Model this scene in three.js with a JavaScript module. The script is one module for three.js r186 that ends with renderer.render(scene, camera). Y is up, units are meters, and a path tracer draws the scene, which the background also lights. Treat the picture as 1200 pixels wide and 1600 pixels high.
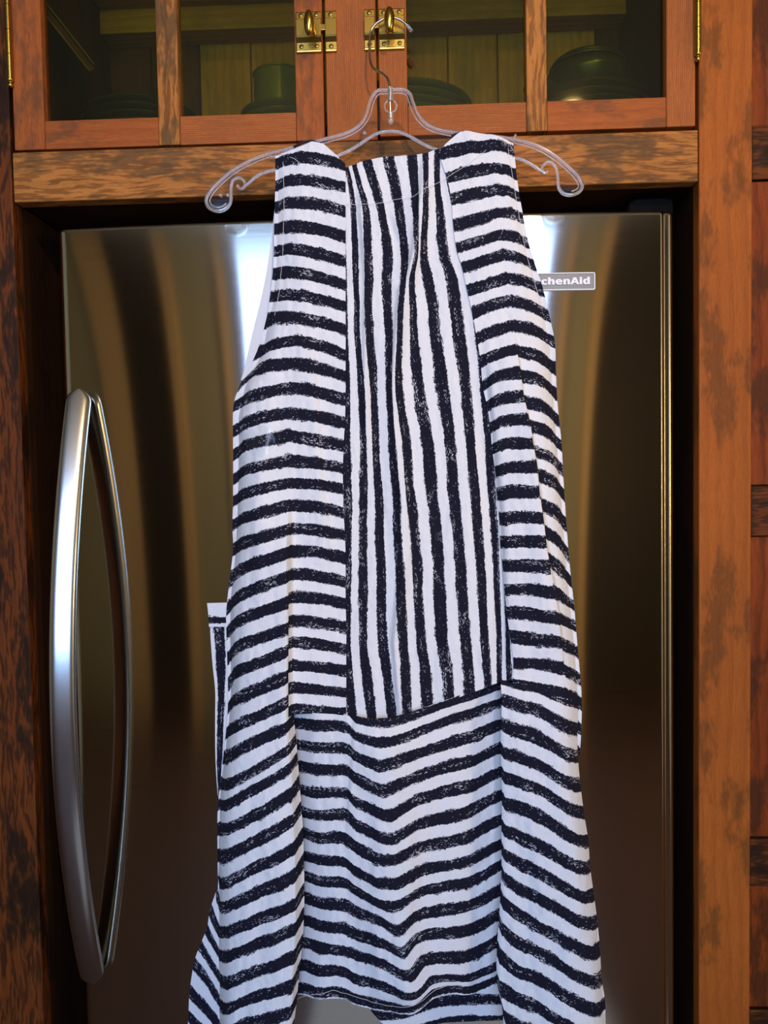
import * as THREE from 'three';
import { RoundedBoxGeometry } from 'three/addons/geometries/RoundedBoxGeometry.js';
import { mergeGeometries } from 'three/addons/utils/BufferGeometryUtils.js';
import { RectAreaLightUniformsLib } from 'three/addons/lights/RectAreaLightUniformsLib.js';
import { FontLoader } from 'three/addons/loaders/FontLoader.js';
import { TextGeometry } from 'three/addons/geometries/TextGeometry.js';
import { createNoise2D } from 'simplex-noise';

// ---------------------------------------------------------------- camera, sky, lights, exposure
const scene = new THREE.Scene();
const camera = new THREE.PerspectiveCamera(64.98, 0.75, 0.02, 60);
camera.position.set(0.0746, 1.4351, 1.0502);
camera.rotation.set(-0.04517, 0.03763, -0.01757, 'YXZ');
const renderer = new THREE.WebGLRenderer({ antialias: true });
renderer.toneMapping = THREE.LinearToneMapping;
renderer.toneMappingExposure = 1.0;
renderer.shadowMap.enabled = true;
RectAreaLightUniformsLib.init();
scene.background = new THREE.Color().setRGB(0.8, 1.2, 2.0);      // open sky seen through the garden window behind the camera
const WINDOW = { x: 0.035, y: 1.965, z: 3.57, w: 2.35, h: 1.97 };     // the garden window that lights the dress and shows in the steel
const daylight = new THREE.RectAreaLight(new THREE.Color().setRGB(0.345, 0.56, 1.02), 6.4, WINDOW.w, WINDOW.h);
daylight.position.set(WINDOW.x, WINDOW.y, WINDOW.z - 0.03);
daylight.lookAt(WINDOW.x, WINDOW.y, 0);
scene.add(daylight);
const LAMP = new THREE.Vector3(0.80, 3.06, 2.60);                  // warm ceiling spotlight, aimed at the cabinets
const lampLight = new THREE.SpotLight(new THREE.Color().setRGB(1.0, 0.66, 0.30), 12, 0, 0.27, 1.0, 2);
lampLight.position.copy(LAMP).y -= 0.03; lampLight.target.position.set(0.06, 1.68, 0); lampLight.castShadow = true; lampLight.shadow.radius = 2;
scene.add(lampLight, lampLight.target);

const PENDANT = new THREE.Vector3(0.0, 2.30, 2.85);                // warm pendant lamp in the room behind the camera
const pendantLight = new THREE.PointLight(new THREE.Color().setRGB(1.0, 0.68, 0.34), 2.9, 0, 2);
pendantLight.position.copy(PENDANT); pendantLight.castShadow = true; pendantLight.shadow.radius = 4.5;
scene.add(pendantLight);

const FLOORLAMP = new THREE.Vector3(2.22, 1.55, 1.25);             // warm floor lamp by the right wall, washing the plaster
const floorLight = new THREE.PointLight(new THREE.Color().setRGB(1.0, 0.68, 0.30), 3.0, 0, 2);
floorLight.position.copy(FLOORLAMP); floorLight.castShadow = true; floorLight.shadow.radius = 4;
scene.add(floorLight);

// ---------------------------------------------------------------- helpers
let seed = 7;
const rnd = () => { seed = (seed * 1664525 + 1013904223) >>> 0; return seed / 4294967296; };
const noiseA = createNoise2D(rnd), noiseB = createNoise2D(rnd), noiseC = createNoise2D(rnd);
const clamp = (v, a = 0, b = 1) => Math.min(b, Math.max(a, v));
const smooth = (a, b, t) => { t = clamp((t - a) / (b - a)); return t * t * (3 - 2 * t); };
const mix = (a, b, t) => a + (b - a) * t;
const taken = new Map();
function numbered(name) { const n = taken.get(name) ?? 0; taken.set(name, n + 1); return n ? `${name}_${String(n).padStart(3, '0')}` : name; }
function tag(o, label, category, group) { o.userData.label = label; o.userData.category = category; if (group) o.userData.group = group; return o; }
function thing(name, label, category, pos = [0, 0, 0], group) {
  const o = new THREE.Group(); o.name = numbered(name); o.position.set(...pos); scene.add(o); return tag(o, label, category, group);
}
function part(name, geometry, material, parent, label) {
  const g = Array.isArray(geometry) ? mergeGeometries(geometry.map((x) => x.index ? x.toNonIndexed() : x)) : geometry;
  const m = new THREE.Mesh(g, material); m.name = parent ? name : numbered(name); m.castShadow = m.receiveShadow = true;
  if (label) m.userData.label = label;
  (parent ?? scene).add(m); return m;
}
function structure(name, geometry, material) { const m = part(name, geometry, material); m.userData.kind = 'structure'; return m; }
function group(name, parent) { const g = new THREE.Group(); g.name = name; parent.add(g); return g; }
// a board with softened edges; uv in metres, u along the grain
function board(x0, x1, y0, y1, z0, z1, grain = 'x', r = 0.0014) {
  const w = x1 - x0, h = y1 - y0, d = z1 - z0;
  const g = new RoundedBoxGeometry(w, h, d, 2, Math.min(r, w / 2.1, h / 2.1, d / 2.1));
  const p = g.attributes.position, n = g.attributes.normal, uv = g.attributes.uv, along = grain === 'x' ? w : grain === 'y' ? h : d, wide = Math.max(grain === 'x' ? h : w, grain === 'z' ? 0 : 0.02);
  const ou = along / 2 + rnd() * Math.max(0, 1.4 - along), ov = wide / 2 + rnd() * Math.max(0, 0.3 - wide);
  for (let i = 0; i < p.count; i++) {
    const a = [Math.abs(n.getX(i)), Math.abs(n.getY(i)), Math.abs(n.getZ(i))];
    const x = p.getX(i), y = p.getY(i), z = p.getZ(i);
    let u, v;
    if (a[2] >= a[0] && a[2] >= a[1]) [u, v] = grain === 'y' ? [y, x] : grain === 'z' ? [x, y] : [x, y];
    else if (a[0] >= a[1]) [u, v] = grain === 'y' ? [y, z] : grain === 'z' ? [z, y] : [y, z];
    else [u, v] = grain === 'x' ? [x, z] : grain === 'z' ? [z, x] : [z, x];
    uv.setXY(i, u + ou, v + ov);
  }
  g.translate((x0 + x1) / 2, (y0 + y1) / 2, (z0 + z1) / 2);
  return g;
}
function tube(points, r, segs = 8, per = 6, closed = false) {
  const c = new THREE.CatmullRomCurve3(points.map((p) => p.isVector3 ? p : new THREE.Vector3(...p)), closed, 'centripetal');
  return new THREE.TubeGeometry(c, Math.max(8, points.length * per), r, segs, closed);
}
const lathe = (pts, n = 48) => new THREE.LatheGeometry(pts.map(([x, y]) => new THREE.Vector2(x, y)), n);

// ---------------------------------------------------------------- procedural textures
function dataTexture(w, h, fn, srgb) {
  const d = new Uint8Array(w * h * 4), c = [0, 0, 0];
  for (let j = 0; j < h; j++) for (let i = 0; i < w; i++) {
    fn(i, j, c); const k = (j * w + i) * 4;
    d[k] = clamp(c[0], 0, 255); d[k + 1] = clamp(c[1], 0, 255); d[k + 2] = clamp(c[2], 0, 255); d[k + 3] = 255;
  }
  const t = new THREE.DataTexture(d, w, h); t.magFilter = THREE.LinearFilter; t.minFilter = THREE.LinearMipmapLinearFilter; t.generateMipmaps = true;
  t.wrapS = t.wrapT = THREE.MirroredRepeatWrapping; if (srgb) t.colorSpace = THREE.SRGBColorSpace; t.needsUpdate = true; return t;
}
// stained fir: wavy = how wild the figure is, fleck = torn lens-shaped figure, blot = dark stain patches
const WOOD_L = 1.4, WOOD_W = 0.3;
function wood(opt) {
  const W = 2048, H = 512, s = opt.shift ?? 0, hgt = new Float32Array(W * H);
  const map = dataTexture(W, H, (i, j, c) => {
    const x = i / W * WOOD_L + s * 7.3, y = j / H * WOOD_W + s * 3.1;
    const warp = opt.wavy * (noiseA(x * 2.2, y * 9) * 0.010 + noiseB(x * 7, y * 26) * 0.0035 + noiseC(x * 20, y * 70) * 0.0012) + 0.0022 * noiseA(x * 0.9 + 5, y * 3);
    const ring = (y + warp) * opt.rings, f = ring - Math.floor(ring);
    const late = smooth(0.30, 0.93, f) * (1 - smooth(0.93, 1.0, f));
    const fibre = 0.5 + 0.3 * noiseB(x * 30, y * 1300) + 0.2 * noiseC(x * 110, y * 700);
    // lens-shaped flecks, a few centimetres long and a few millimetres wide, crisp on one side
    const yy = y + warp * 1.2, q = 0.62 * noiseC(x * 15 + 9, yy * 150) + 0.38 * noiseA(x * 34, yy * 330 + 3) + 0.18 * noiseB(x * 70, yy * 700);
    const fleck = smooth(-0.12, 0.30, q) * opt.fleck;
    const bl = noiseA(x * 5.5 + 31, y * 15) + 0.45 * noiseB(x * 20, y * 44) + 0.25 * noiseC(x * 60, y * 160);
    const blotch = smooth(0.0, 0.85, bl) * opt.blot;
    const tone = 0.05 * noiseC(x * 2.5, y * 6 + 50) + (fibre - 0.5) * 0.20;
    const t = clamp(late * opt.contrast + fleck * 0.75);
    for (let k = 0; k < 3; k++) c[k] = mix(mix(opt.light[k], opt.dark[k], t), opt.stain[k], clamp(blotch)) * (1 + tone);
    hgt[j * W + i] = clamp(0.55 + 0.12 * late - 0.3 * fleck + (fibre - 0.5) * 0.5);
  }, true);
  const bump = dataTexture(W, H, (i, j, c) => { c[0] = c[1] = c[2] = 255 * hgt[j * W + i]; });
  for (const t of [map, bump]) t.repeat.set(1 / WOOD_L, 1 / WOOD_W);
  return new THREE.MeshPhysicalMaterial({ map, bumpMap: bump, bumpScale: 0.0003, roughness: opt.rough ?? 0.55, specularIntensity: 0.22 });
}
const M = {};
M.flame = wood({ wavy: 0.55, rings: 60, contrast: 0.18, fleck: 0.95, blot: 0.7, light: [178, 114, 52], dark: [118, 72, 32], stain: [90, 66, 40], shift: 1 });
M.straight = wood({ wavy: 0.10, rings: 380, contrast: 0.36, fleck: 0.10, blot: 0.12, light: [172, 98, 46], dark: [106, 54, 25], stain: [100, 60, 34], shift: 2 });
M.reddish = wood({ wavy: 0.35, rings: 70, contrast: 0.25, fleck: 0.15, blot: 0.6, light: [166, 90, 40], dark: [128, 64, 28], stain: [104, 66, 42], shift: 3 });
M.post = wood({ wavy: 0.5, rings: 60, contrast: 0.25, fleck: 0.15, blot: 0.5, light: [166, 90, 32], dark: [132, 68, 24], stain: [88, 54, 24], shift: 4 });
M.panel = wood({ wavy: 0.7, rings: 60, contrast: 0.45, fleck: 0.3, blot: 0.7, light: [132, 60, 20], dark: [88, 40, 14], stain: [66, 36, 17], shift: 5 });
M.darkflame = wood({ wavy: 0.6, rings: 60, contrast: 0.2, fleck: 1.0, blot: 0.9, light: [110,56,20], dark: [58,31,13], stain: [42,26,13], shift: 6 });
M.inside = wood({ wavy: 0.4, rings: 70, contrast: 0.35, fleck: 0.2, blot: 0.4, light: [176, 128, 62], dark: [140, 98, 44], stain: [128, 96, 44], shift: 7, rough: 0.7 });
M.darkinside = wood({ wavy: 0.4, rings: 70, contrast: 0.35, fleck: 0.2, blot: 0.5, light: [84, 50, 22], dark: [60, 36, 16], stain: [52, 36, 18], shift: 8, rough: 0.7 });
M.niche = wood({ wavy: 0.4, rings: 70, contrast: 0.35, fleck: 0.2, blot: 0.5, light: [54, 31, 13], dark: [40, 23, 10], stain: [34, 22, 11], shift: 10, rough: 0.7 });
M.floor = wood({ wavy: 0.6, rings: 70, contrast: 0.4, fleck: 0.3, blot: 0.3, light: [84,56,36], dark: [58,38,24], stain: [54,40,28], shift: 9 });
const std = (r, g, b, rough = 0.6, extra = {}) => new THREE.MeshPhysicalMaterial({ color: new THREE.Color().setRGB(r, g, b), roughness: rough, ...extra });
M.casing = std(0.84, 0.56, 0.27, 0.5);
M.darkpaint = std(0.035, 0.022, 0.014, 0.55);
M.brass = std(0.52, 0.34, 0.07, 0.25, { metalness: 1 });
M.brassDark = std(0.34, 0.23, 0.08, 0.42, { metalness: 1 });
M.screwSlot = std(0.09, 0.06, 0.02, 0.6, { metalness: 0.6 });
M.glass = std(0.78, 0.80, 0.44, 0.02, { transmission: 1, thickness: 0, ior: 1.5 });
M.plaster = std(0.46, 0.42, 0.27, 0.9);
M.ceiling = std(0.20, 0.16, 0.09, 0.9);
M.black = std(0.005, 0.005, 0.005, 0.7, { specularIntensity: 0.05 });
M.gasket = std(0.03, 0.022, 0.018, 0.7);
M.bodyGrey = std(0.03, 0.028, 0.026, 0.6);
const brushed = dataTexture(512, 512, (i, j, c) => { const n = noiseA(i * 1.3 + 0.5, j * 0.012) * 0.5 + noiseB(i * 0.55, j * 0.006) * 0.5; c[0] = c[1] = c[2] = 212 + 34 * n; });
brushed.repeat.set(3.2, 1.2);
M.steel = std(0.64, 0.62, 0.555, 0.125, { metalness: 1, roughnessMap: brushed, anisotropy: 1.0 });
M.handle = std(0.62, 0.61, 0.585, 0.22, { metalness: 1 });
M.chrome = std(0.75, 0.75, 0.74, 0.18, { metalness: 1 });
M.wire = std(0.62, 0.60, 0.55, 0.22, { metalness: 1 });
M.badge = std(0.20, 0.195, 0.185, 0.45, { metalness: 0.3 });
M.letters = std(0.86, 0.86, 0.85, 0.35);
M.plastic = std(0.97, 0.95, 0.92, 0.06, { specularIntensity: 0.35, transmission: 1, thickness: 0, ior: 1.55 });
M.plasticBead = std(0.96, 0.95, 0.92, 0.10, { specularIntensity: 0.6, transmission: 0.86, thickness: 0.004, ior: 1.5 });
M.thread = std(0.78, 0.78, 0.76, 0.9);

// printed linen: brush-drawn navy stripes on white; v counts the stripes, u is metres along them
const STRIPES = 37, PRINT_W = 1024, PRINT_H = 2048, PRINT_U = 0.26;
const linen = dataTexture(PRINT_W, PRINT_H, (i, j, c) => {
  const u = i / PRINT_W * PRINT_U * 1000, row = j / PRINT_H * STRIPES, k = Math.floor(row), f = row - k;   // u in mm
  const s = k * 17.3, side = f < 0.5 ? -1 : 1, d = Math.abs(f - 0.5), across = f * 28;                        // across in mm
  const lo = 0.032 * noiseA(u * 0.012 + s, side * 40) + 0.022 * noiseB(u * 0.05 + s, side * 9);
  const mid = 0.020 * noiseC(u * 0.19 + s, side * 5 + across * 0.12);
  const teeth = 0.030 * noiseA(u * 0.85 + s * 3, across * 0.45 + side * 21) + 0.022 * noiseB(u * 1.5, across * 1.4 + s);
  const rough = clamp(0.55 + 0.75 * noiseB(u * 0.016 + s * 1.7, side * 3), 0.12, 1.3);                         // some edges are dry, some clean
  const edge = 0.252 + lo + mid + teeth * rough;
  let ink = 1 - smooth(edge - 0.010, edge + 0.010, d);
  // bristle gaps run along the stripe where the brush was dry
  const dry = noiseC(u * 0.012 + s * 2.1, across * 0.10 + s) * 0.6 + noiseA(u * 0.035 + s, across * 0.05) * 0.4;
  const gap = noiseB(u * 0.15 + s, across * 0.85 + s * 2) + 0.5 * noiseC(u * 0.5, across * 1.2 + s), limit = mix(1.08, 0.40, smooth(0.0, 0.8, dry + d * 0.9));
  ink *= 1 - smooth(limit - 0.05, limit + 0.05, gap);
  if (d > edge && d < edge + 0.05 && noiseA(u * 0.03 + s * 5, side * 77) > 0.5) ink = Math.max(ink, smooth(-0.2, 0.0, noiseB(u * 0.11 + s, across * 0.9)));
  const weave = noiseC(u * 0.16, across * 3.1 + k * 9) * 0.5 + noiseA(u * 2.6, across * 0.2 + k * 3) * 0.5;
  const cloth = 1 + 0.034 * weave;
  c[0] = mix(226 * cloth, 27 + 5 * weave, ink); c[1] = mix(226 * cloth, 27 + 5 * weave, ink); c[2] = mix(226 * cloth, 40 + 6 * weave, ink);
}, true);
linen.wrapT = THREE.RepeatWrapping; linen.wrapS = THREE.MirroredRepeatWrapping;
const weaveBump = dataTexture(512, 512, (i, j, c) => { const n = noiseA(i * 0.9, j * 0.05) + noiseB(i * 0.05, j * 0.9) + 0.6 * noiseC(i * 0.02, j * 0.3); c[0] = c[1] = c[2] = 128 + 45 * n; });
weaveBump.repeat.set(2, 14);
M.linen = new THREE.MeshPhysicalMaterial({ map: linen, bumpMap: weaveBump, bumpScale: 0.00025, roughness: 0.92, specularIntensity: 0.25, sheen: 0.15, sheenRoughness: 0.6, side: THREE.DoubleSide });

M.plainLinen = new THREE.MeshPhysicalMaterial({ color: new THREE.Color().setRGB(0.76, 0.76, 0.76), bumpMap: weaveBump, bumpScale: 0.00025, roughness: 0.92, specularIntensity: 0.25, side: THREE.DoubleSide });

// ---------------------------------------------------------------- measured shapes (metres, or tenths of a millimetre in the tables)
const LEFT_OUTLINE = [[-0.0842,1.8524],[-0.0849,1.8201],[-0.0871,1.7606],[-0.0893,1.7016],[-0.0951,1.6529],[-0.1123,1.5882],[-0.1344,1.5494],[-0.144,1.5109],[-0.146,1.4331],[-0.1491,1.3468],[-0.154,1.3114],[-0.1581,1.2758],[-0.1592,1.2361],[-0.1591,1.1802],[-0.1609,1.1402],[-0.1671,1.0887],[-0.1739,1.0434],[-0.1777,0.9621],[-0.1803,0.8966],[-0.1813,0.8307],[-0.1811,0.7478],[-0.1816,0.6977]];
const RIGHT_OUTLINE = [[0.1996,1.843],[0.1994,1.8267],[0.2063,1.7616],[0.2156,1.7075],[0.2318,1.6536],[0.2449,1.5905],[0.2531,1.4722],[0.2592,1.3643],[0.2648,1.2866],[0.2705,1.2161],[0.2739,1.1532],[0.2721,1.1058],[0.2733,1.0542],[0.2814,0.9839],[0.2895,0.906],[0.2968,0.8121],[0.302,0.7518],[0.3041,0.7027]];
const FOLDS = [
  [[[0.0947,1.8092],[0.0801,1.7045],[0.0641,1.6595],[0.0571,1.6064],[0.0514,1.5453],[0.0533,1.476],[0.0599,1.4062],[0.0584,1.3126],[0.0492,1.234],[0.054,1.1468]],0.009,0.005,0.012],
  [[[0.0473,1.7506],[0.0678,1.6972],[0.0665,1.667],[0.0591,1.6368]],-0.005,0.008,0.006],
  [[[0.0157,1.7817],[0.0214,1.6758],[0.0171,1.5307],[0.0203,1.4534]],0.005,0.004,0.006],
  [[[-0.0495,1.609],[-0.0438,1.5166],[-0.0395,1.4234],[-0.0257,1.3372]],0.005,0.025,0.005],
  [[[-0.0794,1.3929],[-0.0811,1.2512],[-0.0834,1.1477],[-0.0787,1.0754],[-0.0759,0.9865],[-0.0765,0.8887],[-0.0881,0.7319]],0.017,0.05,0.004],
  [[[0.1971,1.603],[0.2063,1.5267],[0.2158,1.4806],[0.2243,1.4112],[0.2322,1.3414],[0.2425,1.2868],[0.2496,1.2163]],0.009,0.035,0.003],
  [[[0.1617,1.5735],[0.1704,1.4661],[0.1772,1.3888],[0.1806,1.2719],[0.1812,1.1855]],-0.008,0.016,0.004],
  [[[0.2214,1.1694],[0.2358,1.0343],[0.2531,0.735]],0.01,0.05,0.045],
  [[[-0.137,1.14],[-0.135,0.9947],[-0.1397,0.7148]],0.008,0.04,0.05],
  [[[-0.1015,1.5177],[-0.1112,1.4403],[-0.1183,1.3464]],0.004,0.012,0.012]];
const SKIRT_FOLDS = [
  [[[0.0361,1.1549],[0.0386,1.075],[0.0403,0.9864],[0.0431,0.9216],[0.0515,0.8483],[0.063,0.7745]],0.022,0.05,0.03],
  [[[-0.0829,1.1717],[-0.0787,1.0754],[-0.0761,0.9784],[-0.0765,0.8887],[-0.0878,0.7485]],-0.026,0.03,0.022],
  [[[0.1797,1.1934],[0.179,1.0585],[0.178,0.9622],[0.1737,0.857],[0.171,0.7507]],-0.03,0.045,0.03],
  [[[-0.0043,1.1472],[-0.0096,1.0752],[-0.0166,1.0027]],-0.003,0.012,0.003]];
const SIDE_LEFT = [
  [-893,18200,-723,18223,-562,18237],
  [-897,17934,-728,17959,-567,17959],
  [-910,17684,-732,17702,-572,17688],
  [-923,17403,-737,17414,-577,17394],
  [-929,17131,-751,17136,-582,17108],
  [-953,16861,-764,16856,-587,16828],
  [-993,16584,-776,16583,-592,16565],
  [-1051,16314,-811,16310,-596,16285],
  [-1194,15895,-939,15974,-662,16013],
  [-1410,15506,-1167,15694,-729,15734],
  [-1499,15253,-1278,15345,-758,15439],
  [-1516,14941,-1291,15043,-771,15144],
  [-1523,14644,-1305,14752,-775,14856],
  [-1529,14330,-1309,14453,-780,14552],
  [-1532,14064,-1311,14178,-785,14280],
  [-1543,13767,-1308,13874,-785,14008],
  [-1538,13462,-1304,13580,-768,13716],
  [-1586,13069,-1334,13260,-769,13447],
  [-1633,12706,-1362,12941,-773,13170],
  [-1639,12400,-1374,12637,-777,12854],
  [-1636,12078,-1389,12324,-782,12538],
  [-1633,11756,-1414,12007,-787,12275],
  [-1636,11453,-1430,11668,-793,11973],
  [-1660,11154,-1434,11336,-798,11663],
  [-1698,10849,-1365,11099,-800,11375],
  [-1747,10507,-1368,10740,-781,11106],
  [-1777,10247,-1372,10523,-768,10899],
  [-1791,9947,-1378,10204,-751,10587],
  [-1798,9607,-1384,9892,-736,10262],
  [-1804,9258,-1391,9565,-721,9937],
  [-1827,8965,-1397,9261,-719,9608],
  [-1833,8640,-1403,8942,-719,9246],
  [-1821,8365,-1408,8647,-728,8962],
  [-1788,8077,-1413,8321,-749,8622],
  [-1802,7741,-1418,8019,-787,8277],
  [-1815,7420,-1422,7747,-820,7938],
  [-1825,7115,-1435,7443,-856,7629]];
const SIDE_LEFT_INNER = [
  [-562,18237,-290,18189,-19,18103],
  [-567,17959,-294,17919,-23,17841],
  [-572,17688,-299,17648,-28,17563],
  [-577,17394,-305,17339,-33,17254],
  [-582,17108,-310,17045,-38,16960],
  [-587,16828,-315,16767,-43,16682],
  [-592,16565,-319,16496,-48,16403],
  [-596,16285,-324,16224,-52,16132],
  [-662,16013,-352,15945,-57,15822],
  [-729,15734,-410,15681,-61,15573],
  [-758,15439,-434,15382,-66,15286],
  [-771,15144,-438,15095,-78,15006],
  [-775,14856,-442,14801,-98,14727],
  [-780,14552,-439,14514,-110,14447],
  [-785,14280,-427,14267,-114,14198],
  [-785,14008,-432,13995,-111,13911],
  [-768,13716,-438,13708,-100,13639],
  [-769,13447,-445,13443,-96,13359],
  [-778,13172,-451,13146,-101,13072],
  [-782,12895,-455,12881,-105,12807],
  [-786,12603,-460,12578,-102,12519],
  [-790,12348,-465,12321,-107,12247],
  [-796,12070,-469,12040,-111,11990],
  [-801,11799,-474,11767,-115,11718],
  [-806,11529,-478,11510,-119,11492]];
const SIDE_RIGHT = [
  [1113,18212,1415,18279,1722,18294],
  [1201,17933,1487,17994,1757,18033],
  [1251,17671,1506,17725,1768,17763],
  [1270,17363,1517,17410,1787,17486],
  [1304,17085,1552,17147,1822,17225],
  [1370,16845,1602,16908,1857,16985],
  [1427,16566,1659,16622,1891,16700],
  [1485,16288,1694,16375,1933,16430],
  [1534,15985,1726,16056,1958,16135],
  [1577,15708,1758,15781,1993,15834],
  [1599,15418,1775,15518,2041,15563],
  [1650,15170,1802,15241,2073,15271],
  [1685,14913,1836,14988,2130,14995],
  [1704,14648,1878,14711,2169,14703],
  [1738,14376,1927,14433,2222,14428],
  [1750,14104,1945,14141,2236,14122],
  [1776,13800,1979,13826,2277,13808],
  [1780,13520,2005,13534,2303,13533],
  [1805,13225,2024,13242,2344,13235],
  [1823,12955,2058,12964,2386,12928],
  [1846,12672,2092,12664,2428,12613],
  [1877,12391,2127,12362,2477,12320],
  [1911,12074,2163,12057,2514,11999],
  [1891,11828,2195,11760,2546,11676]];
const SIDE_RIGHT_OUTER = [
  [1724,18302,1881,18287,2027,18254],
  [1759,18040,1917,18018,2054,17974],
  [1770,17771,1952,17756,2089,17702],
  [1789,17493,1986,17485,2132,17453],
  [1824,17230,2020,17205,2191,17143],
  [1859,16991,2071,16949,2267,16880],
  [1893,16705,2128,16668,2360,16595],
  [1935,16434,2202,16374,2438,16263],
  [1960,16139,2235,16079,2502,15953],
  [1995,15822,2269,15760,2518,15634],
  [2042,15535,2304,15474,2533,15321],
  [2074,15211,2340,15141,2563,14989],
  [2130,14927,2377,14854,2592,14687],
  [2171,14620,2413,14535,2603,14361],
  [2220,14336,2452,14246,2614,14075],
  [2237,13984,2449,13881,2632,13702],
  [2278,13662,2494,13520,2658,13320],
  [2303,13341,2520,13176,2684,12986],
  [2343,12957,2545,12817,2711,12692],
  [2385,12642,2573,12534,2731,12429],
  [2432,12320,2621,12215,2750,12111],
  [2484,11990,2649,11883,2776,11778],
  [2508,11692,2664,11589,2784,11471],
  [2537,11381,2665,11280,2769,11166],
  [2558,11085,2671,10969,2748,10875]];
const SIDE_RIGHT_LOWER = [
  [1766,11858,1998,11803,2263,11750,2770,11499],
  [1774,11637,1991,11574,2251,11489,2705,11205],
  [1767,11336,1983,11277,2242,11171,2696,10892],
  [1763,11021,1978,10955,2237,10844,2732,10519],
  [1766,10721,1975,10663,2233,10561,2764,10194],
  [1769,10404,1971,10362,2229,10248,2819,9828],
  [1757,10088,1966,9993,2224,9888,2831,9528],
  [1753,9794,1962,9668,2220,9573,2878,9161],
  [1749,9499,1958,9374,2216,9266,2917,8843],
  [1730,9212,1954,9048,2212,8919,2944,8501],
  [1711,8893,1927,8721,2208,8602,2959,8146],
  [1683,8574,1893,8384,2204,8277,3006,7801],
  [1677,8154,1888,8049,2200,7928,3002,7472],
  [1734,7822,1915,7724,2199,7607,3005,7159],
  [1745,7493,1935,7405,2200,7269,3010,6838]];
const CENTRE = [
  [-147,18056,-14,18099,80,18127,229,18176,502,18213,797,18227,952,18242,1092,18286,1224,18306,1363,18316],
  [-102,17923,30,17919,132,17914,310,17911,567,17903,815,17895,946,17869,1086,17883,1248,17881,1410,17876],
  [-77,17590,63,17586,213,17574,398,17577,616,17569,825,17550,933,17537,1112,17554,1305,17549,1483,17543],
  [-70,17086,78,17082,229,17067,476,17071,677,17074,828,17037,898,17046,1151,17052,1375,17045,1591,17039],
  [-68,16744,80,16740,231,16725,455,16730,665,16717,758,16709,944,16717,1246,16709,1470,16703,1702,16697],
  [-66,16410,90,16406,218,16393,465,16397,621,16377,768,16385,1008,16383,1280,16376,1542,16369,1774,16364],
  [-63,16099,85,16096,228,16086,483,16085,601,16068,771,16078,1027,16073,1314,16066,1576,16058,1806,16050],
  [-59,15421,130,15415,270,15413,473,15405,575,15400,822,15402,1109,15396,1396,15390,1624,15390,1829,15374],
  [-69,14751,142,14746,283,14744,494,14738,656,14736,920,14732,1192,14727,1440,14722,1669,14720,1859,14712],
  [-64,14072,131,14069,311,14066,537,14063,700,14061,972,14055,1227,14051,1491,14047,1697,14042,1858,14042],
  [-69,13737,118,13735,321,13731,532,13729,733,13727,1005,13721,1253,13717,1508,13713,1715,13706,1853,13709],
  [-87,13138,109,13135,327,13132,562,13138,770,13128,1034,13123,1298,13120,1546,13116,1737,13106,1853,13113],
  [-99,12358,96,12356,330,12353,588,12361,797,12349,1053,12346,1340,12343,1572,12339,1756,12325,1852,12334],
  [-89,12030,122,12028,372,12026,606,12035,838,12022,1110,12019,1366,12017,1598,12013,1748,12004,1861,12011],
  [-65,11592,169,11591,419,11589,614,11596,863,11586,1134,11584,1390,11583,1621,11584,1751,11585,1865,11587],
  [-40,11225,210,11224,460,11222,631,11221,888,11220,1160,11219,1415,11219,1645,11222,1759,11226,1872,11232]];
const SKIRT = [
  [-857,11580,-522,11598,-150,11567,16,11448,304,11402,435,11407,729,11469,1120,11584,1480,11666,1861,11774],
  [-878,11264,-529,11325,-151,11341,15,11238,304,11187,434,11192,725,11258,1117,11380,1479,11435,1868,11543],
  [-882,10984,-536,11037,-155,11064,12,10981,300,10902,430,10932,721,10992,1112,11084,1475,11135,1866,11251],
  [-870,10719,-542,10773,-160,10789,8,10717,295,10611,441,10634,717,10715,1108,10803,1470,10850,1861,10964],
  [-859,10413,-548,10476,-165,10529,3,10429,275,10342,420,10316,712,10423,1103,10507,1465,10542,1857,10668],
  [-848,10139,-554,10202,-169,10265,-2,10150,271,10058,423,10026,707,10131,1098,10179,1461,10250,1853,10372],
  [-837,9865,-560,9928,-189,9972,-7,9885,266,9789,427,9781,703,9862,1093,9882,1456,9933,1848,10084],
  [-826,9581,-566,9645,-210,9690,-12,9587,261,9495,445,9497,698,9556,1089,9600,1451,9632,1844,9755],
  [-823,9330,-571,9388,-214,9430,-17,9351,257,9254,441,9222,694,9312,1085,9349,1447,9359,1840,9515],
  [-828,9047,-577,9106,-219,9154,-21,9097,253,9050,467,8938,690,9050,1081,9058,1443,9054,1835,9196],
  [-841,8765,-582,8835,-225,8867,-27,8801,248,8774,516,8684,701,8792,1077,8783,1439,8757,1830,8892],
  [-862,8481,-584,8566,-230,8589,-32,8545,259,8523,603,8393,774,8506,1072,8470,1434,8428,1810,8569],
  [-914,8196,-587,8289,-235,8326,-38,8239,254,8233,637,8133,879,8240,1068,8213,1430,8139,1797,8222],
  [-934,7908,-590,8019,-240,8062,-44,7998,247,7973,596,7968,884,8092,1066,8096,1428,8002,1795,8077],
  [-928,7677,-591,7772,-246,7796,-50,7714,239,7653,590,7612,880,7811,1062,7829,1421,7760,1787,7820]];
const POCKET = [
  [-1878,12788,-1569,12793],
  [-1866,12642,-1573,12639],
  [-1862,12495,-1577,12492],
  [-1859,12316,-1582,12313],
  [-1843,11989,-1590,11987],
  [-1819,11662,-1631,11660],
  [-1828,11333,-1657,11332],
  [-1837,11004,-1682,11003],
  [-1838,10674,-1723,10673],
  [-1824,10301,-1766,10301]];
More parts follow.
